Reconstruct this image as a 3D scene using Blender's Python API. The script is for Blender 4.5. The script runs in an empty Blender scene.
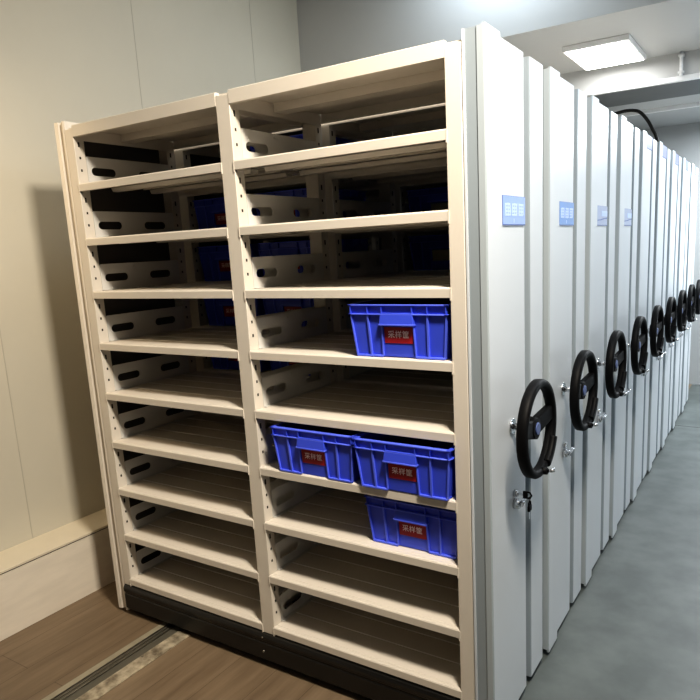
import bpy, bmesh, math, random
from mathutils import Vector, Matrix
random.seed(4)
S = bpy.context.scene
COL = S.collection
PI = math.pi

# ------------------------------------------------------------------ materials
def srgb(r, g, b):
    f = lambda c: (c/255/12.92) if c/255 <= .04045 else ((c/255+.055)/1.055)**2.4
    return (f(r), f(g), f(b), 1)

def mat(name, col, rough=.5, metal=0., spec=.5, noise=0., nscale=8., bump=0., bscale=200., col2=None, stretch=(1, 1, 1), coat=0.):
    m = bpy.data.materials.new(name); m.use_nodes = True
    nt = m.node_tree; b = nt.nodes['Principled BSDF']
    b.inputs['Base Color'].default_value = col
    b.inputs['Roughness'].default_value = rough
    b.inputs['Metallic'].default_value = metal
    b.inputs['Specular IOR Level'].default_value = spec
    b.inputs['Coat Weight'].default_value = coat
    tc = nt.nodes.new('ShaderNodeTexCoord')
    mp = nt.nodes.new('ShaderNodeMapping'); mp.inputs['Scale'].default_value = stretch
    nt.links.new(tc.outputs['Object'], mp.inputs['Vector'])
    if noise > 0:
        n = nt.nodes.new('ShaderNodeTexNoise'); n.inputs['Scale'].default_value = nscale
        n.inputs['Detail'].default_value = 5; n.inputs['Roughness'].default_value = .6
        nt.links.new(mp.outputs['Vector'], n.inputs['Vector'])
        r = nt.nodes.new('ShaderNodeValToRGB')
        r.color_ramp.elements[0].position = .32; r.color_ramp.elements[1].position = .68
        c2 = col2 or tuple(c*(1-noise) for c in col[:3])+(1,)
        r.color_ramp.elements[0].color = c2; r.color_ramp.elements[1].color = col
        nt.links.new(n.outputs['Fac'], r.inputs['Fac'])
        nt.links.new(r.outputs['Color'], b.inputs['Base Color'])
    if bump > 0:
        n2 = nt.nodes.new('ShaderNodeTexNoise'); n2.inputs['Scale'].default_value = bscale
        n2.inputs['Detail'].default_value = 3
        nt.links.new(mp.outputs['Vector'], n2.inputs['Vector'])
        bp = nt.nodes.new('ShaderNodeBump'); bp.inputs['Strength'].default_value = bump
        bp.inputs['Distance'].default_value = .002
        nt.links.new(n2.outputs['Fac'], bp.inputs['Height'])
        nt.links.new(bp.outputs['Normal'], b.inputs['Normal'])
    return m

def emis(name, col, strength):
    m = bpy.data.materials.new(name); m.use_nodes = True
    b = m.node_tree.nodes['Principled BSDF']
    b.inputs['Base Color'].default_value = col
    b.inputs['Emission Color'].default_value = col
    b.inputs['Emission Strength'].default_value = strength
    return m

M = {}
M['cream'] = mat('cream_powder_coat', (.66, .612, .54, 1), .42, noise=.03, nscale=3, bump=.08, bscale=350)
M['grey_white'] = mat('grey_white_powder_coat', (.55, .585, .62, 1), .36, noise=.025, nscale=2, bump=.05, bscale=300)
M['side_plate'] = mat('pale_steel_plate', (.62, .61, .58, 1), .45, noise=.03, nscale=4)
M['dark_hole'] = mat('slot_shadow', (.03, .025, .02, 1), .9)
M['black_base'] = mat('black_painted_steel', (.009, .009, .009, 1), .34, noise=.3, nscale=6, stretch=(.3, 1, 1))
M['black_plastic'] = mat('black_plastic', (.0032, .0032, .0038, 1), .55, spec=.14, bump=.06, bscale=500)
M['chrome'] = mat('polished_chrome', (.75, .76, .78, 1), .15, 1.)
M['steel'] = mat('dull_steel', (.34, .32, .28, 1), .35, 1., noise=.35, nscale=14)
M['galv'] = mat('galvanised_plate', (.62, .55, .42, 1), .5, .35, noise=.75, nscale=17, col2=(.16, .13, .09, 1))
M['dark_steel'] = mat('dark_channel_steel', (.13, .122, .098, 1), .4, .3)
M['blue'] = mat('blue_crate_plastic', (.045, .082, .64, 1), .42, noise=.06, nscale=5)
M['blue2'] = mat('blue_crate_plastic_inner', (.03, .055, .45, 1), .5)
M['red'] = mat('red_label', srgb(160, 26, 40), .45, noise=.08, nscale=20)
M['pale_label'] = mat('pale_paper_label', srgb(200, 195, 165), .6, noise=.05, nscale=20)
M['label_ink'] = mat('pale_pink_ink', srgb(250, 222, 228), .5)
M['sign_blue'] = mat('pale_blue_plate', srgb(128, 158, 228), .3, noise=.08, nscale=14)
M['sign_blue_deep'] = mat('mid_blue_plate', srgb(70, 128, 205), .3, noise=.15, nscale=18)
M['sign_slate'] = mat('grey_blue_plate', srgb(132, 148, 190), .3, noise=.12, nscale=12)
M['sign_lilac'] = mat('lilac_plate', srgb(84, 98, 160), .3, noise=.15, nscale=10)
M['sign_edge'] = mat('plate_edge', srgb(80, 100, 165), .5)
M['sign_white'] = mat('plate_lettering', srgb(178, 200, 250), .4)
M['ceil'] = mat('ceiling_panel_white', (.50, .51, .51, 1), .45, noise=.02, nscale=2)
M['ceil_grey'] = mat('ceiling_panel_grey', (.40, .42, .43, 1), .5, noise=.04, nscale=2)
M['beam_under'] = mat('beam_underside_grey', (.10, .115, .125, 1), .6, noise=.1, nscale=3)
M['seam'] = mat('panel_joint', (.44, .42, .36, 1), .6)
M['curb'] = mat('curb_board_white', (.78, .72, .62, 1), .5, noise=.10, nscale=4, stretch=(1, 1, 5))
M['ledge'] = mat('curb_ledge_cream', (.68, .62, .50, 1), .45, noise=.06, nscale=5)
M['cable'] = mat('black_cable_rubber', (.006, .006, .006, 1), .5)
M['alu'] = mat('bright_aluminium', (.85, .87, .88, 1), .28, .4)
M['white_col'] = mat('white_column_paint', (.88, .88, .88, 1), .5, noise=.02)
M['lamp'] = emis('lamp_diffuser', (1, .98, .95, 1), 14)
M['hub_blue'] = mat('pale_blue_badge', srgb(78, 94, 140), .4, noise=.2, nscale=60)

M['edge_strip'] = mat('beige_edge_strip', (.36, .33, .25, 1), .45, .2, noise=.2, nscale=12)
M['inner_shade'] = mat('panel_inner_painted_shade', (.075, .066, .056, 1), .6, noise=.15, nscale=4)
M['blue_edge'] = mat('blue_crate_rib', (.10, .15, .80, 1), .4)
M['ridge_highlight'] = mat('shelf_ridge_highlight', (.92, .90, .86, 1), .3)
M['front_wall'] = mat('front_wall_grey', (.16, .15, .14, 1), .6, noise=.1)
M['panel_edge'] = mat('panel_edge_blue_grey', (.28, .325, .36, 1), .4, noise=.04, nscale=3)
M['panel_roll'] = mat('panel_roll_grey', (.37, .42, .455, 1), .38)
def wall_mat():
    m = mat('wall_panel_cream', (.57, .545, .465, 1), .55, noise=.05, nscale=1.5, bump=.03, bscale=60)
    return m
M['wall'] = wall_mat()

def floor_concrete():
    m = mat('grey_green_concrete', (.118, .134, .134, 1), .5, noise=.32, nscale=1.6, col2=(.078, .09, .09, 1), bump=.12, bscale=30)
    nt = m.node_tree; b = nt.nodes['Principled BSDF']
    src = b.inputs['Base Color'].links[0].from_socket
    tc = nt.nodes.new('ShaderNodeTexCoord')
    n = nt.nodes.new('ShaderNodeTexNoise'); n.inputs['Scale'].default_value = 5.5; n.inputs['Detail'].default_value = 8
    nt.links.new(tc.outputs['Object'], n.inputs['Vector'])
    r = nt.nodes.new('ShaderNodeValToRGB')
    r.color_ramp.elements[0].position = .35; r.color_ramp.elements[0].color = (.72, .74, .72, 1)
    r.color_ramp.elements[1].position = .62; r.color_ramp.elements[1].color = (1.05, 1.05, 1.03, 1)
    nt.links.new(n.outputs['Fac'], r.inputs['Fac'])
    mx = nt.nodes.new('ShaderNodeMix'); mx.data_type = 'RGBA'; mx.blend_type = 'MULTIPLY'; mx.inputs[0].default_value = 1
    nt.links.new(src, mx.inputs[6]); nt.links.new(r.outputs['Color'], mx.inputs[7])
    nt.links.new(mx.outputs[2], b.inputs['Base Color'])
    return m
M['concrete'] = floor_concrete()

def floor_wood():
    m = bpy.data.materials.new('brown_plank_floor'); m.use_nodes = True
    nt = m.node_tree; b = nt.nodes['Principled BSDF']; b.inputs['Roughness'].default_value = .5
    tc = nt.nodes.new('ShaderNodeTexCoord')
    mp = nt.nodes.new('ShaderNodeMapping'); mp.inputs['Scale'].default_value = (9, .9, 1)
    nt.links.new(tc.outputs['Object'], mp.inputs['Vector'])
    n = nt.nodes.new('ShaderNodeTexNoise'); n.inputs['Scale'].default_value = 2.2; n.inputs['Detail'].default_value = 7
    n.inputs['Roughness'].default_value = .62
    nt.links.new(mp.outputs['Vector'], n.inputs['Vector'])
    r = nt.nodes.new('ShaderNodeValToRGB')
    r.color_ramp.elements[0].position = .28; r.color_ramp.elements[0].color = (.145, .104, .066, 1)
    r.color_ramp.elements[1].position = .72; r.color_ramp.elements[1].color = (.25, .19, .127, 1)
    nt.links.new(n.outputs['Fac'], r.inputs['Fac'])
    br = nt.nodes.new('ShaderNodeTexBrick'); br.offset = .4
    mp2 = nt.nodes.new('ShaderNodeMapping'); mp2.inputs['Rotation'].default_value = (0, 0, PI/2); mp2.inputs['Location'].default_value = (.3, .06, 0)
    nt.links.new(tc.outputs['Object'], mp2.inputs['Vector']); nt.links.new(mp2.outputs['Vector'], br.inputs['Vector'])
    br.inputs['Scale'].default_value = 1; br.inputs['Brick Width'].default_value = 1.3; br.inputs['Row Height'].default_value = .19
    br.inputs['Mortar Size'].default_value = .0016; br.inputs['Mortar Smooth'].default_value = .3
    br.inputs['Color1'].default_value = (1, 1, 1, 1); br.inputs['Color2'].default_value = (.84, .82, .8, 1); br.inputs['Mortar'].default_value = (.45, .42, .4, 1)
    mx = nt.nodes.new('ShaderNodeMix'); mx.data_type = 'RGBA'; mx.blend_type = 'MULTIPLY'; mx.inputs[0].default_value = 1
    nt.links.new(r.outputs['Color'], mx.inputs[6]); nt.links.new(br.outputs['Color'], mx.inputs[7])
    nt.links.new(mx.outputs[2], b.inputs['Base Color'])
    return m
M['wood'] = floor_wood()

# ------------------------------------------------------------------ mesh builder
class MB:
    def __init__(s, *mats):
        s.bm = bmesh.new(); s.mats = list(mats)
    def _apply(s, faces, mi, smooth=False):
        for f in faces:
            f.material_index = mi; f.smooth = smooth
    def box(s, x0, x1, y0, y1, z0, z1, mi=0, bev=0., seg=2):
        vs = [s.bm.verts.new((x, y, z)) for x in (x0, x1) for y in (y0, y1) for z in (z0, z1)]
        q = [(0, 1, 3, 2), (4, 6, 7, 5), (0, 4, 5, 1), (2, 3, 7, 6), (0, 2, 6, 4), (1, 5, 7, 3)]
        fs = [s.bm.faces.new([vs[i] for i in a]) for a in q]
        s._apply(fs, mi)
        if bev > 0:
            es = {e for f in fs for e in f.edges}
            r = bmesh.ops.bevel(s.bm, geom=list(es), offset=bev, segments=seg, affect='EDGES', profile=.6)
            s._apply(r['faces'], mi, True)
        return s
    def hexa(s, P, mi=0, bev=0.):
        # P: 8 points, bottom ring 0-3 (ccw) then top ring 4-7
        vs = [s.bm.verts.new(p) for p in P]
        q = [(3, 2, 1, 0), (4, 5, 6, 7), (0, 1, 5, 4), (1, 2, 6, 5), (2, 3, 7, 6), (3, 0, 4, 7)]
        fs = [s.bm.faces.new([vs[i] for i in a]) for a in q]; s._apply(fs, mi)
        if bev > 0:
            es = {e for f in fs for e in f.edges}
            r = bmesh.ops.bevel(s.bm, geom=list(es), offset=bev, segments=2, affect='EDGES', profile=.6)
            s._apply(r['faces'], mi, True)
        return s
    def prism(s, prof, axis, a, b, mi=0, smooth=False):
        # closed 2-D profile swept along an axis; profile coordinates are the other two axes in order
        def P(u, v, w):
            return {'x': (w, u, v), 'y': (u, w, v), 'z': (u, v, w)}[axis]
        r0 = [s.bm.verts.new(P(u, v, a)) for u, v in prof]
        r1 = [s.bm.verts.new(P(u, v, b)) for u, v in prof]
        n = len(prof); fs = []
        for i in range(n):
            fs.append(s.bm.faces.new((r0[i], r0[(i+1) % n], r1[(i+1) % n], r1[i])))
        s._apply(fs, mi, smooth)
        c = [s.bm.faces.new(r0), s.bm.faces.new(list(reversed(r1)))]
        s._apply(c, mi)
        return s
    def cyl(s, p0, p1, r0, r1=None, n=20, mi=0, caps=True):
        p0 = Vector(p0); p1 = Vector(p1); r1 = r0 if r1 is None else r1
        d = (p1-p0).normalized(); u = d.orthogonal().normalized(); v = d.cross(u)
        A = [s.bm.verts.new(p0+(u*math.cos(2*PI*i/n)+v*math.sin(2*PI*i/n))*r0) for i in range(n)]
        B = [s.bm.verts.new(p1+(u*math.cos(2*PI*i/n)+v*math.sin(2*PI*i/n))*r1) for i in range(n)]
        s._apply([s.bm.faces.new((A[i], A[(i+1) % n], B[(i+1) % n], B[i])) for i in range(n)], mi, True)
        if caps: s._apply([s.bm.faces.new(list(reversed(A))), s.bm.faces.new(B)], mi)
        return s
    def ring(s, c, prof, n=56, a0=0., a1=2*PI, mi=0):
        # profile (radius, x) revolved about the x axis through c
        full = abs(a1-a0-2*PI) < 1e-6; k = n if full else n+1
        rings = []
        for i in range(k):
            t = a0+(a1-a0)*i/n
            rings.append([s.bm.verts.new((c[0]+x, c[1]+r*math.cos(t), c[2]+r*math.sin(t))) for r, x in prof])
        m = len(prof); fs = []
        for i in range(n):
            A = rings[i]; B = rings[(i+1) % k]
            for j in range(m):
                fs.append(s.bm.faces.new((A[j], A[(j+1) % m], B[(j+1) % m], B[j])))
        s._apply(fs, mi, True)
        if not full:
            s._apply([s.bm.faces.new(list(reversed(rings[0]))), s.bm.faces.new(rings[-1])], mi)
        return s
    def plate(s, outer, holes, x0, x1, mi=0):
        # flat plate in the y-z plane with through holes, thickness x0..x1
        loops = [outer]+holes; made = []
        for x in (x0, x1):
            es = []; lv = []
            for L in loops:
                vs = [s.bm.verts.new((x, p[0], p[1])) for p in L]; lv.append(vs)
                es += [s.bm.edges.new((vs[i], vs[(i+1) % len(vs)])) for i in range(len(vs))]
            r = bmesh.ops.triangle_fill(s.bm, edges=es, use_beauty=True, use_dissolve=False)
            s._apply([g for g in r['geom'] if isinstance(g, bmesh.types.BMFace)], mi)
            made.append(lv)
        fs = []
        for a, b in zip(*made):
            n = len(a)
            for i in range(n):
                fs.append(s.bm.faces.new((a[i], a[(i+1) % n], b[(i+1) % n], b[i])))
        s._apply(fs, mi)
        return s
    def tube(s, pts, r, n=10, mi=0):
        pts = [Vector(p) for p in pts]; rings = []
        for i, p in enumerate(pts):
            d = (pts[min(i+1, len(pts)-1)]-pts[max(i-1, 0)]).normalized()
            u = d.cross(Vector((0, 1, 0)))
            u = (u if u.length > 1e-3 else d.orthogonal()).normalized(); v = d.cross(u)
            rings.append([s.bm.verts.new(p+(u*math.cos(2*PI*k/n)+v*math.sin(2*PI*k/n))*r) for k in range(n)])
        fs = []
        for A, B in zip(rings, rings[1:]):
            fs += [s.bm.faces.new((A[k], A[(k+1) % n], B[(k+1) % n], B[k])) for k in range(n)]
        s._apply(fs, mi, True)
        s._apply([s.bm.faces.new(list(reversed(rings[0]))), s.bm.faces.new(rings[-1])], mi)
        return s
    def build(s, name, parent=None, org=(0, 0, 0), label=None):
        bmesh.ops.recalc_face_normals(s.bm, faces=s.bm.faces[:])
        if org != (0, 0, 0): bmesh.ops.translate(s.bm, verts=s.bm.verts[:], vec=-Vector(org))
        me = bpy.data.meshes.new(name); s.bm.to_mesh(me); s.bm.free()
        for m in s.mats: me.materials.append(m)
        o = bpy.data.objects.new(name, me); COL.objects.link(o)
        if parent: o.parent = parent
        if label: o['label'] = label
        return o

def tag(o, label=None, cat=None, group=None, kind=None):
    if label: o['label'] = label
    if cat: o['category'] = cat
    if group: o['group'] = group
    if kind: o['kind'] = kind
    return o
def empty(name, loc, label, cat, group=None):
    o = bpy.data.objects.new(name, None); o.empty_display_size = .05
    COL.objects.link(o); o.location = loc
    return tag(o, label, cat, group)
def copy_tree(o, parent=None):
    c = o.copy(); COL.objects.link(c); c.parent = parent
    for ch in list(o.children): copy_tree(ch, c)
    return c
def text_object(name, body, size, material, parent, mw, sx=1., bold=0.):
    cu = bpy.data.curves.new(name, 'FONT'); cu.body = body; cu.size = size
    cu.align_x = 'CENTER'; cu.align_y = 'CENTER'; cu.offset = bold; cu.resolution_u = 3; cu.space_character = 1.06
    t = bpy.data.objects.new(name, cu); COL.objects.link(t)
    dg = bpy.context.evaluated_depsgraph_get(); dg.update()
    me = bpy.data.meshes.new_from_object(t.evaluated_get(dg))
    bpy.data.objects.remove(t)
    me.transform(Matrix.Diagonal((sx, 1, 1, 1))); me.transform(mw)
    me.materials.clear(); me.materials.append(material)
    o = bpy.data.objects.new(name, me); COL.objects.link(o); o.parent = parent
    return o

# ------------------------------------------------------------------ dimensions (metres)
A = .81                      # bay width
XL0, XL1 = -1.683, -.873     # left bay
XR0, XR1 = -.81, 0.          # right bay
XP = .1104                   # end panel face
ZT, ZB = 2.2416, .019
D = .5878                    # carriage pitch
W_, G_, N_ = .343, .052, .144
DEPTH = W_+G_+N_             # .539
ZS = [1.985-.2235*k for k in range(9)]
NC = 9
ORG = (-.84, DEPTH/2, 0)

# ------------------------------------------------------------------ carriage
def post_mesh(x0, x1, front, inner):
    mb = MB(M['cream'], M['dark_hole'])
    y0, y1 = (0., .048) if front else (.488, .536)
    mb.box(x0, x1, y0, y1, .16, 2.205, 0, .0025)
    # slot punchings on the inward faces, three to each shelf space
    for z in ZS:
        for dz, h in ((.055, .010), (.105, .010), (.158, .020)):
            yc = y0+.021
            for xf, sgn in inner:
                mb.box(xf-.0012, xf+.0012, yc-.0035, yc+.0035, z+dz-h/2, z+dz+h/2, 1)
    return mb

def shelf_mesh(x0, x1, z):
    mb = MB(M['cream'], M['dark_hole'], M['ridge_highlight'])
    # folded front lip, small rolled edge
    mb.prism([(-.002, z-.030), (-.0025, z-.004), (0, z), (.006, z+.0012), (.016, z), (.016, z-.012), (.006, z-.012), (.006, z-.026), (.014, z-.026), (.014, z-.030)], 'x', x0, x1)
    mb.prism([(.540, z-.028), (.540, z-.003), (.537, z), (.524, z), (.524, z-.010), (.534, z-.010), (.534, z-.028)], 'x', x0, x1)
    edges = [.0165, .128, .230, .332, .434, .5235]
    for a, b in zip(edges, edges[1:]):
        mb.prism([(a+.0012, z-.0105), (a+.0012, z-.0015), (a+.0035, z), (b-.0035, z), (b-.0012, z-.0015), (b-.0012, z-.0105), (b-.006, z-.0105), (b-.006, z-.006), (a+.006, z-.006), (a+.006, z-.0105)], 'x', x0+.001, x1-.001)
    for a in edges[1:-1]: mb.box(x0+.001, x1-.001, a-.0016, a+.0016, z-.004, z+.0014, 2)  # seam ridges in a paler colour, a painted highlight along the board edges
    # stiffening ribs under the deck
    for y in (.175, .383):
        mb.prism([(y-.022, z-.0105), (y-.014, z-.026), (y+.014, z-.026), (y+.022, z-.0105)], 'x', x0+.002, x1-.002)
    # hook tabs at the ends
    for x, s in ((x0, -1), (x1, 1)):
        mb.box(min(x, x+s*.004), max(x, x+s*.004), -.0035, .012, z-.038, z-.003)
    return mb

def slot(yc, zc, hw, hh, n=7):
    r = hh; pts = []
    for i in range(n+1):
        t = -PI/2+PI*i/n; pts.append((yc+hw-r+r*math.cos(t), zc+r*math.sin(t)))
    for i in range(n+1):
        t = PI/2+PI*i/n; pts.append((yc-hw+r+r*math.cos(t), zc+r*math.sin(t)))
    return pts

def side_plate_mesh(x, z, s):
    mb = MB(M['side_plate'])
    outer = [(.048, z+.002), (.488, z+.002), (.488, z+.110), (.484, z+.114), (.052, z+.114), (.048, z+.110)]
    t = .0016
    mb.plate(outer, [slot(.128, z+.054, .060, .0165), slot(.372, z+.054, .060, .0165)], min(x, x+s*t), max(x, x+s*t))
    # pressed bar near the top edge and folded foot
    mb.box(min(x, x+s*.0028), max(x, x+s*.0028), .225, .285, z+.096, z+.104)
    mb.box(min(x, x+s*.014), max(x, x+s*.014), .05, .486, z+.0015, z+.003)
    return mb

def top_mesh(x0, x1):
    mb = MB(M['cream'])
    mb.prism([(-.002, 2.172), (-.002, 2.215), (.002, 2.218), (.02, 2.218), (.02, 2.208), (.004, 2.208), (.004, 2.178), (.016, 2.178), (.016, 2.172)], 'x', x0, x1)
    mb.prism([(.541, 2.172), (.541, 2.215), (.537, 2.218), (.52, 2.218), (.52, 2.208), (.535, 2.208), (.535, 2.178), (.525, 2.178), (.525, 2.172)], 'x', x0, x1)
    mb.box(-1.735 if x0 < -1 else -.8405, -.8425 if x0 < -1 else .05, .02, .52, 2.2065, 2.2145)
    for xa, xb in ((x0-.0005, x0+.0015), (x1-.0015, x1+.0005)): mb.box(xa, xb, .022, .518, 2.160, 2.206)
    mb.prism([(.235, 2.206), (.235, 2.176), (.300, 2.176), (.300, 2.206)], 'x', x0+.002, x1-.002)
    return mb

def end_panel_profile():
    # (x, y) outline of the folded right-hand end panel, seen from above
    X = XP
    return [(.0505, .006), (.0535, .000), (.0585, .0005), (.060, .005), (.094, .005), (.0965, .0), (X+.009-.004, .0), (X+.009, .004),
            (X+.009, .118), (X, .121), (X, W_-.004), (X-.004, W_), (X-.045, W_), (X-.045, W_+G_), (X-.004, W_+G_), (X, W_+G_+.004),
            (X, DEPTH-.004), (X-.004, DEPTH), (.0505, DEPTH)]

def build_carriage(idx, full, root):
    P = lambda mb, name, label=None: mb.build(name, root, ORG, label)
    # black running base
    mb = MB(M['black_base'], M['steel'])
    prof = [(.03, .02), (.004, .03), (-.004, .04), (-.004, .108), (-.001, .112), (-.001, .118), (-.006, .124), (-.007, .140), (-.002, .152), (.008, .159), (.03, .161), (.5, .161), (.53, .15), (.538, .13), (.538, .03), (.51, .02)]
    mb.prism(prof, 'x', -1.735, .049)
    for z in (.075, .138):
        mb.cyl((-.872, -.002, z), (-.872, -.010, z), .004, mi=1, n=10)
    P(mb, 'running_base', 'black steel running base under the cream shelves')
    for y in (.13, .41):
        mb = MB(M['steel'])
        mb.cyl((-1.487, y, .044), (-1.437, y, .044), .036, n=24); mb.cyl((-1.50, y, .044), (-1.425, y, .044), .012, n=12)
        P(mb, 'roller')
    for (x0, x1, inner) in ((-1.735, XL0, [(XL0, 1)]), (XL1, XR0, [(XL1, -1), (XR0, 1)]), (XR1, .05, [(XR1, -1)])):
        for front in (True, False):
            P(post_mesh(x0, x1, front, inner), 'upright_post')
    for (x0, x1) in ((XL0, XL1), (XR0, XR1)):
        P(top_mesh(x0, x1), 'top_panel')
        for z in ZS: P(shelf_mesh(x0, x1, z), 'shelf')
        if full:
            for z in ZS:
                P(side_plate_mesh(x0-.0015, z, 1), 'side_plate'); P(side_plate_mesh(x1+.0015, z, -1), 'side_plate')
    # far-left end panel
    mb = MB(M['cream'])
    x = -1.7355
    mb.prism([(x, .004), (x-.010, .0), (x-.018, .004), (x-.022, .014), (x-.040, .014), (x-.046, .004), (x-.064, .0), (x-.0725, .006), (x-.0725, .533), (x-.066, .539), (x, .539)], 'z', ZB, ZT)
    mb.mats.append(M['inner_shade']); mb.box(x-.001, x+.0006, .05, .486, .17, 2.2, 1)  # added dark sheet, paints the shade behind the side plates
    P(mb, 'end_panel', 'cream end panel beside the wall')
    # right end panel facing the aisle
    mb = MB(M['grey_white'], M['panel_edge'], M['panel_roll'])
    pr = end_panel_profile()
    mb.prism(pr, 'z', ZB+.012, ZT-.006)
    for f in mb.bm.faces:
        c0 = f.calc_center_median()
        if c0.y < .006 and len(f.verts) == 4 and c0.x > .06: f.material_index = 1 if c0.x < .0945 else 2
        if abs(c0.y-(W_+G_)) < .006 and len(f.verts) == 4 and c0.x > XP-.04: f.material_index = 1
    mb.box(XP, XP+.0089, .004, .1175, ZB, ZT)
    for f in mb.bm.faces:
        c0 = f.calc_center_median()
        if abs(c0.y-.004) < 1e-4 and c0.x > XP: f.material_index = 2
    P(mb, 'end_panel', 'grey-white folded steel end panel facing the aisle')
    # hand wheel
    c = (XP, .208, 1.071)
    mb = MB(M['black_plastic'])
    R = .159
    # channel-section rim with a rounded outer edge
    mb.ring((XP+.086, c[1], c[2]), [(R, -.014), (R+.001, .008), (R-.003, .015), (R-.011, .018), (R-.021, .016), (R-.026, .007), (R-.025, -.012), (R-.020, -.017), (R-.004, -.017)])
    # hub and two broad spokes
    mb.cyl((XP+.046, c[1], c[2]), (XP+.086, c[1], c[2]), .040, .034, 28)
    for sgn in (-1, 1):
        y0 = c[1]+sgn*.018; y1 = c[1]+sgn*(R-.016); z = c[2]
        ya, yb = (y0, y1)
        mb.hexa([(XP+.058, ya, z-.030), (XP+.080, ya, z-.030), (XP+.080, ya, z+.030), (XP+.058, ya, z+.030),
                 (XP+.072, yb, z+.002), (XP+.096, yb, z+.002), (XP+.096, yb, z+.052), (XP+.072, yb, z+.052)], 0, .005)
    wheel = P(mb, 'handwheel', 'black plastic handwheel')
    def sub(mb, name, label=None): return mb.build(name, wheel, ORG, label)
    mb = MB(M['hub_blue']); mb.cyl((XP+.086, c[1], c[2]), (XP+.090, c[1], c[2]), .021, .019, 28); sub(mb, 'hub_badge', 'pale blue round badge')
    mb = MB(M['chrome']); mb.cyl((XP-.002, c[1], c[2]), (XP+.054, c[1], c[2]), .011, n=16); mb.cyl((XP, c[1], c[2]), (XP+.006, c[1], c[2]), .026, n=20)
    mb.cyl((XP+.034, c[1], c[2]), (XP+.050, c[1], c[2]), .018, n=6); sub(mb, 'axle', 'chrome axle with round flange')
    mb = MB(M['black_plastic'])
    mb.ring((XP+.096, c[1], c[2]), [(R+.0005, -.006), (R+.0005, .008), (R-.005, .013), (R-.024, .013), (R-.029, .008), (R-.029, -.006)], 14, math.radians(-66), math.radians(-24))
    sub(mb, 'folding_grip', 'folding grip block on the rim')
    mb = MB(M['black_plastic'], M['chrome'])
    t = math.radians(-84); ky, kz = c[1]+(R-.014)*math.cos(t), c[2]+(R-.014)*math.sin(t)
    mb.cyl((XP+.092, ky, kz), (XP+.114, ky, kz), .013, .011, 16); mb.cyl((XP+.114, ky, kz), (XP+.136, ky+.004, kz+.006), .006, n=12, mi=1)
    sub(mb, 'grip_pivot', 'pivot boss with steel pin')
    # lock
    ly, lz = .228, .832
    mb = MB(M['chrome'])
    mb.cyl((XP-.001, ly, lz), (XP+.012, ly, lz), .013, .011, 18)
    mb.cyl((XP-.001, ly, lz-.036), (XP+.020, ly, lz-.036), .019, .017, 24)
    mb.hexa([(XP+.014, ly-.040, lz-.026), (XP+.026, ly-.040, lz-.026), (XP+.026, ly+.006, lz-.030), (XP+.014, ly+.006, lz-.030),
             (XP+.016, ly-.040, lz-.012), (XP+.030, ly-.040, lz-.012), (XP+.034, ly+.006, lz-.018), (XP+.016, ly+.006, lz-.018)], 0, .002)
    mb.hexa([(XP+.020, ly-.004, lz-.044), (XP+.030, ly-.004, lz-.044), (XP+.030, ly+.036, lz-.030), (XP+.020, ly+.036, lz-.030),
             (XP+.020, ly-.004, lz-.028), (XP+.034, ly-.004, lz-.028), (XP+.038, ly+.036, lz-.016), (XP+.020, ly+.036, lz-.016)], 0, .002)
    lock = P(mb, 'lock', 'chrome lock with latch handle')
    if idx == 0:
        mb = MB(M['black_plastic'], M['chrome'])
        mb.box(XP+.010, XP+.030, ly-.002, ly+.002, lz-.004, lz+.004, 1)
        mb.box(XP+.030, XP+.046, ly-.004, ly+.004, lz-.013, lz+.013, 0, .0025)
        mb.tube([(XP+.046, ly, lz+.011), (XP+.054, ly, lz+.009), (XP+.059, ly, lz), (XP+.054, ly, lz-.009), (XP+.046, ly, lz-.011)], .0032, 8)
        k1 = mb.build('key', lock, ORG, 'black-headed key standing in the upper lock')
        mb = MB(M['black_plastic'], M['chrome'])
        ky, kz, kx = ly+.022, lz-.052, XP+.045
        mb.box(kx-.004, kx+.004, ky-.013, ky+.013, kz-.012, kz+.008, 0, .0025)
        mb.tube([(kx, ky-.011, kz+.007), (kx, ky-.009, kz+.018), (kx, ky, kz+.023), (kx, ky+.009, kz+.018), (kx, ky+.011, kz+.007)], .003, 8)
        mb.box(kx-.001, kx+.001, ky-.0035, ky+.0035, kz-.040, kz-.012, 1)
        mb.tube([(kx, ky, kz+.022), (kx+.004, ky-.010, kz+.040), (XP+.052, ly-.002, lz-.004)], .0013, 6, 1)
        mb.build('key', lock, ORG, 'second black-headed key dangling below the lock')
    return root

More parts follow.
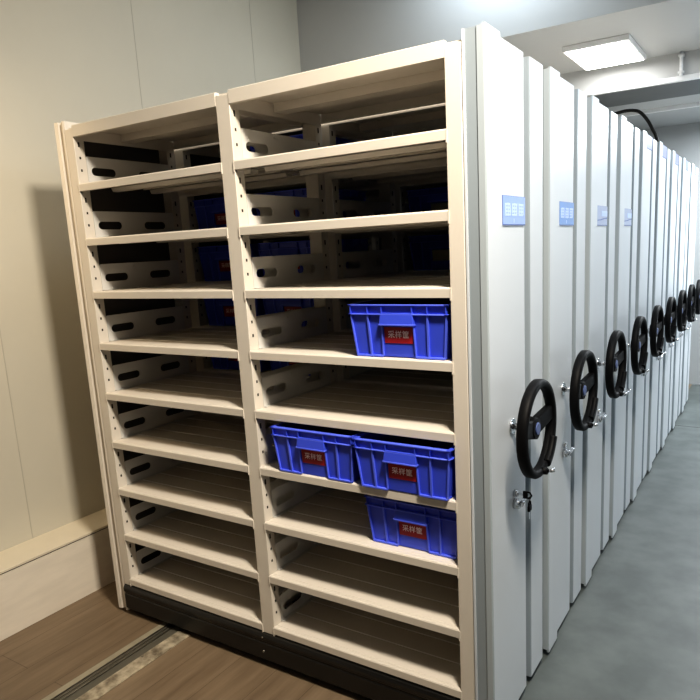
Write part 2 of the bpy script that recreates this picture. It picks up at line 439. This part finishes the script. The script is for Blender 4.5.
def sign(root, idx):
    hi = idx >= 4
    y0, y1 = (.137, W_-.002)
    z0, z1 = (2.160, 2.236) if hi else (1.712, 1.800)
    m = ['sign_blue', 'sign_blue_deep', 'sign_slate', 'sign_slate'][idx] if idx < 4 else 'sign_lilac'
    mb = MB(M[m], M['sign_edge'])
    mb.box(XP-.0005, XP+.003, y0, y1, z0, z1, 1)
    mb.box(XP+.003, XP+.0034, y0+.004, y1-.001, z0+.003, z1-.001, 0)
    lab = {0: 'pale blue name plate with whitish lettering', 1: 'mid blue name plate with pale lettering', 2: 'grey-blue plate', 3: 'grey-blue plate'}.get(idx, 'lilac plate at the top edge of the end panel')
    s = mb.build('name_plate', root, ORG, lab)
    zc = (z0+z1)/2
    if idx < 2:
        # worn lettering: three square characters as faint strokes, and a small mark below
        mb = MB(M['sign_white'])
        rnd = random.Random(7+idx)
        xa, xb = XP+.0034, XP+.0039
        h0, h1 = zc-.018, zc+.024
        for k in range(3):
            a = y0+.020+k*.059; b = a+.050
            for j in range(4):
                z = h0+(h1-h0)*(j+.5)/4.
                mb.box(xa, xb, a+rnd.uniform(0, .010), b-rnd.uniform(0, .010), z-.003, z+.003)
            for u in (.12, .5, .86):
                y = a+(b-a)*u; lo = h0+rnd.uniform(0, .012); hh = h1-rnd.uniform(0, .010)
                mb.box(xa, xb+.0002, y-.004, y+.004, lo, hh)
        mb.box(xa, xb, y0+.094, y0+.100, zc-.036, zc-.024); 
        mb.build('lettering', s, ORG)
    elif idx < 4:
        mb = MB(M['sign_edge'], M['sign_white'])
        xa, xb = XP+.0034, XP+.0038
        mb.prism([(y0+.01, zc-.022), (y0+.08, zc-.020), (y0+.14, zc-.014), (y1-.004, zc-.012), (y1-.004, zc-.007), (y0+.13, zc-.010), (y0+.07, zc-.016), (y0+.01, zc-.018)], 'x', xa, xb, 0)
        mb.box(xa, xb, y0+.09, y1-.005, zc-.002, zc+.022, 1)
        mb.build('printed_band', s, ORG)
    return s

ordinal = ['nearest to the camera, its open cream shelves in full view', 'second from the camera, mid blue plate on its end panel', 'third from the camera, pale grey-blue plate',
           'fourth from the camera, last with its plate low', 'fifth from the camera, first with its plate at top', 'sixth from the camera, plate at top edge',
           'seventh from the camera, plate at top edge', 'eighth from the camera, plate at top edge', 'farthest of the row, by the back wall']
roots = []
for i in range(NC):
    lab = 'mobile shelving carriage, '+ordinal[i]
    if i == 0:
        r = empty('mobile_shelving_carriage', ORG, lab, 'mobile shelving', 'mobile shelving carriages in a row')
        build_carriage(0, True, r)
    else:
        src = roots[0]
        r = src.copy(); COL.objects.link(r); r.location = (ORG[0], ORG[1]+i*D, 0); r['label'] = lab
        for ch in list(src.children):
            nm = ch.name.split('.')[0]
            if nm == 'name_plate' or (nm == 'side_plate' and i > 2): continue
            c = ch.copy(); COL.objects.link(c); c.parent = r
            for g in list(ch.children):
                if g.name.split('.')[0] == 'key': continue
                d = g.copy(); COL.objects.link(d); d.parent = c
    roots.append(r)
for i, r in enumerate(roots): sign(r, i)

# ------------------------------------------------------------------ crates
def build_crate(root, ink=True, label_mat='red', text=True):
    Wt, Wb, Dp, H = .1805, .1665, .20, .170      # half widths, half depth
    Dt, Db = .20, .188
    mb = MB(M['blue'], M['blue2'], M['blue_edge'])
    def yf(z): return -(Db+(Dt-Db)*z/H)          # front face y at height z
    def xs(z): return Wb+(Wt-Wb)*z/H-.008
    # tub: outer skin, inner skin, rim, floor
    def ring(w, d, z): return [mb.bm.verts.new((sx*w, sy*d, z)) for sx, sy in ((-1, -1), (1, -1), (1, 1), (-1, 1))]
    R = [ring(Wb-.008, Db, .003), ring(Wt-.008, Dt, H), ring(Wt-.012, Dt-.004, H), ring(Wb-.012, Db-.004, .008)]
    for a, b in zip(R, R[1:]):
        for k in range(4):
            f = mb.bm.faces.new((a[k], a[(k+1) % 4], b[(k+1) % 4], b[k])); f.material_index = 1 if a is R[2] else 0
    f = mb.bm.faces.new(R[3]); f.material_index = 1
    mb.bm.faces.new(list(reversed(R[0])))
    # rim: two flanges and short webs between them
    def frame(z0, z1, o):
        w, d = Wt-.008+o, Dt+o
        mb.box(-w, w, -d, -d+.006+o, z0, z1, 2, .001, 1); mb.box(-w, w, d-.006-o, d, z0, z1, 0, .001, 1)
        mb.box(-w, -w+.006+o, -d, d, z0, z1, 0, .001, 1); mb.box(w-.006-o, w, -d, d, z0, z1, 0, .001, 1)
    frame(H-.004, H+.001, .009); frame(H-.033, H-.029, .008)
    for s in (-1, 1):
        for x in [-.172, -.108, -.055, .055, .108, .172]:
            mb.box(x-.0015, x+.0015, s*(Dt+.007) if s < 0 else Dt-.004, -Dt+.004 if s < 0 else Dt+.007, H-.03, H-.003)
        for y in [-.14, -.07, 0, .07, .14]:
            mb.box(-(Wt-.001) if s < 0 else Wt-.012, -(Wt-.012) if s < 0 else Wt-.001, y-.0015, y+.0015, H-.03, H-.003)
    # upright ribs on the short and long walls
    def rib(x, t, s, dx=0):
        z0, z1 = .003, H-.03
        a = abs(yf(z0)); b = abs(yf(z1))
        mb.hexa([(x-t+dx, s*(a-.003), z0), (x+t+dx, s*(a-.003), z0), (x+t+dx, s*(a+.007), z0), (x-t+dx, s*(a+.007), z0),
                 (x-t, s*(b-.003), z1), (x+t, s*(b-.003), z1), (x+t, s*(b+.007), z1), (x-t, s*(b+.007), z1)], 2)
    for s in (-1, 1):
        for x, dx in ((-.108, .004), (.108, -.004)): rib(x, .003, s, dx)
        for x, dx in ((-.1725, .0135), (.1725, -.0135)): rib(x, .002, s, dx)
        rib(-.056, .0018, s, -.004); rib(.056, .0018, s, .004)
        # bottom skirt, left and right of the centre panel
        for x0, x1 in ((-.160, -.060), (.060, .160)):
            mb.box(x0, x1, s*(Db+.008) if s < 0 else Db-.003, -Db+.003 if s < 0 else Db+.008, .0, .0065, 2, .001, 1)
        for y in (-.11, 0, .11):
            xa, xb = s*(Wb-.010), s*(Wt-.010)
            mb.hexa([(xa, y-.002, .003), (xa+s*.006, y-.002, .003), (xa+s*.006, y+.002, .003), (xa, y+.002, .003),
                     (xb, y-.002, H-.03), (xb+s*.006, y-.002, H-.03), (xb+s*.006, y+.002, H-.03), (xb, y+.002, H-.03)])
    mb.box(-Wb+.006, Wb-.006, -Db+.002, Db-.002, 0, .004)
    mb.build('crate_body', root)
    # hooded grip lip at the middle of the rim
    mb = MB(M['blue'], M['blue_edge'])
    zt, zb_ = H-.026, H-.064
    mb.hexa([(-.062, yf(zb_)+.002, zb_), (.062, yf(zb_)+.002, zb_), (.062, yf(zb_)-.017, zb_), (-.062, yf(zb_)-.017, zb_),
             (-.058, yf(zt)+.002, zt), (.058, yf(zt)+.002, zt), (.058, yf(zt)-.009, zt), (-.058, yf(zt)-.009, zt)], 0, .0018)
    mb.box(-.0635, .0635, yf(zb_)-.0185, yf(zb_), zb_-.002, zb_+.0035, 1, .001, 1)
    mb.build('grip_lip', root)
    # label
    lt = math.atan2(Dt-Db, H)
    z0, z1 = .046, .098
    mb = MB(M[label_mat])
    o = .0018
    mb.hexa([(-.052, yf(z0)+.001, z0), (.052, yf(z0)+.001, z0), (.052, yf(z0)-o, z0), (-.052, yf(z0)-o, z0),
             (-.052, yf(z1)+.001, z1), (.052, yf(z1)+.001, z1), (.052, yf(z1)-o, z1), (-.052, yf(z1)-o, z1)])
    lb = mb.build('label_sticker', root, label='red sticker with pale lettering' if label_mat == 'red' else 'pale blank paper sticker')
    if text:
        zc = (z0+z1)/2
        mw = Matrix.Translation((0, yf(zc)-o-.0008, zc+.001)) @ Matrix.Rotation(PI/2+lt, 4, 'X')
        text_object('lettering', '采样筐', .0255, M['label_ink'], lb, mw, 1.0, .00035)

def place_crate(proto, x, y, shelf, car, label, group, tilt=0.):
    o = proto if not proto.get('used') else copy_tree(proto)
    proto['used'] = 1
    if 'used' in o and o is not proto: del o['used']
    o.location = (x, y+car*D+.203, ZS[shelf]+.0018); o.rotation_euler = (0, 0, tilt)
    o['label'] = label; o['group'] = group
    return o
GC = 'blue plastic sample crates on the shelves'
cr = empty('plastic_crate', (0, 0, 0), '-', 'crate', GC)
build_crate(cr)
place_crate(cr, -.190, .006, 3, 0, 'blue plastic crate with red sticker, highest of the four on the front right-hand shelves', GC)
place_crate(cr, -.551, -.010, 5, 0, 'blue plastic crate, left one of the pair side by side on one shelf', GC)
place_crate(cr, -.1832, -.020, 5, 0, 'blue plastic crate, right one of the pair side by side on one shelf', GC)
place_crate(cr, -.1835, .034, 6, 0, 'blue plastic crate with red sticker, alone on the shelf right below the pair', GC)
GB = 'blue crates in the dark behind the front carriage'
row = ['top', 'second', 'third', 'fourth', 'fifth']
for k in range(5):
    if k:
        place_crate(cr, -1.475, .012, k, 1, 'shadowed blue crate with red sticker deep in the left bay, %s shelf level' % row[k], GB, .01*(k % 2))
    place_crate(cr, -1.085, .014, k, 1, 'shadowed blue crate seen past the middle post, %s shelf level, behind the right-hand bay plate' % row[k], GB, -.01*(k % 2))
crp = empty('plastic_crate', (0, 0, 0), '-', 'crate', GB)
build_crate(crp, label_mat='pale_label', text=False)
place_crate(crp, -.60, .012, 1, 2, 'dark blue crate with pale blank sticker, deep behind right bay, second shelf level', GB)
place_crate(crp, -.60, .012, 2, 2, 'dark blue crate with pale blank sticker, deep behind right bay, third shelf level', GB)
for p in (cr, crp):
    for o in [p]:
        if 'used' in o: del o['used']

# ------------------------------------------------------------------ setting
def struct(mb, name): return tag(mb.build(name), kind='structure')
XW = -2.29; YB = 6.1; XRW = 2.2; YF = -3.4; ZC = 2.9; ZH = 3.7
mb = MB(M['concrete'], M['wood'], M['dark_hole'])
mb.box(.055, XRW+.2, YF, YB+.1, -.1, 0., 0)
mb.box(XW-.1, .055, YF, YB+.1, -.1, 0., 1)
mb.box(.056, XRW, 4.31, 4.318, -.01, .0006, 2)
struct(mb, 'floor')
mb = MB(M['wall'], M['seam'])
mb.box(XW-.1, XW, YF, YB+.1, 0, ZH+.1, 0)
k = -4
while k < 7:
    y = .892+k*.985
    if YF < y < YB: mb.box(XW-.001, XW+.0012, y-.0022, y+.0022, .316, ZH, 1)
    k += 1
struct(mb, 'wall_left')
mb = MB(M['curb'], M['ledge'], M['dark_hole'])
mb.box(XW+.001, -2.078, YF, YB, 0, .300, 0)
mb.box(XW+.001, -2.084, YF, YB, .300, .306, 2)
mb.box(XW+.001, -2.076, YF, YB, .306, .318, 1, .002)
struct(mb, 'baseboard_left')
mb = MB(M['ceil_grey']); mb.box(XW-.1, XRW+.1, YB, YB+.1, 0, ZH+.1); struct(mb, 'wall_back')
mb = MB(M['white_col']); mb.box(XRW, XRW+.1, YF, YB+.1, 0, ZH+.1); struct(mb, 'wall_right')
mb = MB(M['front_wall']); mb.box(XW-.1, XRW+.1, YF-.1, YF, 0, ZH+.1); struct(mb, 'wall_front')
mb = MB(M['ceil'], M['seam'], M['ceil_grey'])
mb.box(XW-.1, XRW+.1, 2.4, 3.6, ZC, ZC+.1, 0)
mb.box(XW-.1, XRW+.1, 2.4, 2.5, ZC+.1, ZH+.1, 0)
mb.box(XW-.1, XRW+.1, YF-.1, 2.4, ZH, ZH+.1, 0)
mb.box(XW-.1, XRW+.1, 4.25, YB+.1, 2.765, 2.9, 2)
for y in (-1.9, -.8, .3, 1.4):
    mb.box(XW, XRW, y-.003, y+.003, ZH-.001, ZH+.001, 1)
struct(mb, 'ceiling')
mb = MB(M['ceil'], M['beam_under'])
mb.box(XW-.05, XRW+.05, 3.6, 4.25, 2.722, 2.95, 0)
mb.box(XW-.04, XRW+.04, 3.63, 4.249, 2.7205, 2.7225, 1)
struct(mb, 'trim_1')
mb = MB(M['alu'])
mb.prism([(3.585, 2.712), (3.585, 2.742), (3.60, 2.748), (3.63, 2.745), (3.63, 2.712)], 'x', XW, XRW)
struct(mb, 'trim_2')
mb = MB(M['alu']); mb.prism([(4.88, 2.735), (4.88, 2.766), (4.93, 2.766), (4.93, 2.735)], 'x', XW, XRW); struct(mb, 'trim_3')

# conduit on the beam face
cd = empty('conduit_drop', (.15, 3.59, 2.73), 'pale vertical conduit fixed to the front of the ceiling beam', 'conduit')
mb = MB(M['alu']); mb.cyl((.145, 3.574, 2.74), (.145, 3.574, 2.899), .012, n=14); mb.build('pipe', cd, (.15, 3.59, 2.73))
mb = MB(M['alu'])
for z in (2.765, 2.875): mb.box(.125, .165, 3.56, 3.6, z-.006, z+.006, 0, .002)
mb.build('clamp', cd, (.15, 3.59, 2.73))

# black cable looping above the far carriages
mb = MB(M['cable'])
pts = []
P0 = [(-1.15, 4.5, 2.26), (-.80, 4.5, 2.56), (-.56, 4.5, 2.68), (-.43, 4.5, 2.712), (-.333, 4.5, 2.708), (-.276, 4.5, 2.68), (-.218, 4.5, 2.607), (-.176, 4.5, 2.528), (-.15, 4.5, 2.476), (-.12, 4.5, 2.36), (-.11, 4.5, 2.224)]
def cr_spline(P, n=8):
    out = []
    P = [P[0]]+P+[P[-1]]
    for i in range(1, len(P)-2):
        p0, p1, p2, p3 = map(Vector, P[i-1:i+3])
        for j in range(n):
            t = j/n
            out.append(.5*((2*p1)+(-p0+p2)*t+(2*p0-5*p1+4*p2-p3)*t*t+(-p0+3*p1-3*p2+p3)*t**3))
    out.append(Vector(P[-1])); return out
mb.tube(cr_spline(P0), .014, 10)
tag(mb.build('power_cable'), 'thick black cable arching above the far carriages under the grey ceiling', 'cable')

# floor rails
ra = empty('floor_rail', (-1.46, .5, 0), 'dark steel guide rail let into the brown floor, running under the carriages', 'rail')
o_ = (-1.46, .5, 0)
mb = MB(M['edge_strip']); mb.box(-1.520, -1.487, -2.2, 5.3, 0, .004); mb.build('edge_strip', ra, o_)
mb = MB(M['dark_steel']); mb.box(-1.487, -1.402, -2.2, 5.3, 0, .0025); mb.build('channel', ra, o_)
mb = MB(M['steel'])
mb.box(-1.4855, -1.4815, -2.2, 5.3, .0025, .007); mb.box(-1.4475, -1.4415, -2.2, 5.3, .0025, .008, 0, .001); mb.box(-1.4685, -1.4635, -2.2, 5.3, .0025, .0055); mb.build('running_bar', ra, o_)
for y in (-.95, -.62, -.29, -.04):
    mb = MB(M['steel']); mb.cyl((-1.452, y, .0025), (-1.452, y, .0055), .005, n=10); mb.build('screw', ra, o_)
mb = MB(M['galv'], M['steel']); mb.box(-1.398, -1.326, -2.2, .012, 0, .006, 0, .0015)
for y in (-.9, -.5, -.2): mb.cyl((-1.388, y, .005), (-1.388, y, .0075), .0045, n=10, mi=1)
tag(mb.build('floor_cover_plate'), 'mottled galvanised cover plate lying beside the guide rail, in front of the base', 'plate')

# ceiling light in view
cl = empty('ceiling_light', (-.28, 3.17, ZC), 'bright square ceiling light above the third carriage row, ahead of the beam', 'light')
o_ = (-.28, 3.17, ZC)
mb = MB(M['white_col']); mb.box(-.49, -.07, 2.87, 3.47, ZC-.035, ZC, 0, .004); mb.build('light_frame', cl, o_)
mb = MB(M['lamp']); mb.box(-.475, -.085, 2.885, 3.455, ZC-.038, ZC-.0345); mb.build('diffuser', cl, o_)

# ------------------------------------------------------------------ lights
def area(name, loc, size, power, col, rot=(0, 0, 0), sy=None, spread=PI):
    l = bpy.data.lights.new(name, 'AREA'); l.energy = power; l.color = col[:3]
    l.shape = 'RECTANGLE'; l.size = size; l.size_y = sy or size; l.spread = spread
    o = bpy.data.objects.new(name, l); COL.objects.link(o); o.location = loc; o.rotation_euler = rot
    return o
def aim(o, target):
    d = Vector(target)-o.location
    o.rotation_euler = d.to_track_quat('-Z', 'Y').to_euler()
aim(area('lamp_front_aisle', (.85, -.82, 3.35), .34, 63, (1, .895, .755), sy=.34, spread=math.radians(125)), (-1.2, -.1, .2))
aim(area('fill_front_left', (-2.0, -.95, 2.75), .3, 3.8, (1, .76, .48), spread=math.radians(85)), (-2.4, .6, 1.1))  # added warm fill that lifts the shadow on the left wall, no real fixture
area('fill_over_racks', (-.7, 2.1, 3.6), .5, 16, (.80, .91, 1), sy=.3)  # added cool fill for the upper wall and carriage tops, no real fixture
area('lamp_side_aisle_near', (.66, .9, 2.95), .2, 13, (.80, .91, 1), sy=1.0)
area('lamp_side_aisle_far', (.85, 3.0, 2.87), .22, 16, (.86, .94, 1), sy=.8)
area('lamp_far_end', (.95, 5.1, 2.70), .5, 120, (.92, .97, 1), sy=.7)
w = bpy.data.worlds.new('World'); S.world = w; w.use_nodes = True
w.node_tree.nodes['Background'].inputs[0].default_value = (.8, .85, .9, 1)
w.node_tree.nodes['Background'].inputs[1].default_value = .05

# ------------------------------------------------------------------ camera
F, CX, CY = 654.62, 373.17, 374.63
R = Matrix(((0.8507105154173281, 0.05924884116477661, -0.5222845907922374),
            (0.5233494258088357, -0.18802346049955418, 0.8311152488117004),
            (-0.048959140759881864, -0.9803758223877227, -0.1909613819955501)))
cam = bpy.data.cameras.new('camera'); co = bpy.data.objects.new('camera', cam); COL.objects.link(co)
right, down, fwd = R.col[0], R.col[1], R.col[2]
rot = Matrix((right, -down, -fwd)).transposed()
co.matrix_world = Matrix.Translation((.83287, -1.77652, 1.66661)) @ rot.to_4x4()
cam.sensor_width = 36; cam.sensor_fit = 'HORIZONTAL'; cam.lens = F*36/700
cam.shift_x = (350-CX)/700; cam.shift_y = (CY-350)/700
cam.clip_start = .02
S.camera = co
S.view_settings.view_transform = 'Standard'
LOOK = 'Medium High Contrast'
S.view_settings.look = LOOK
S.view_settings.exposure = 0.0
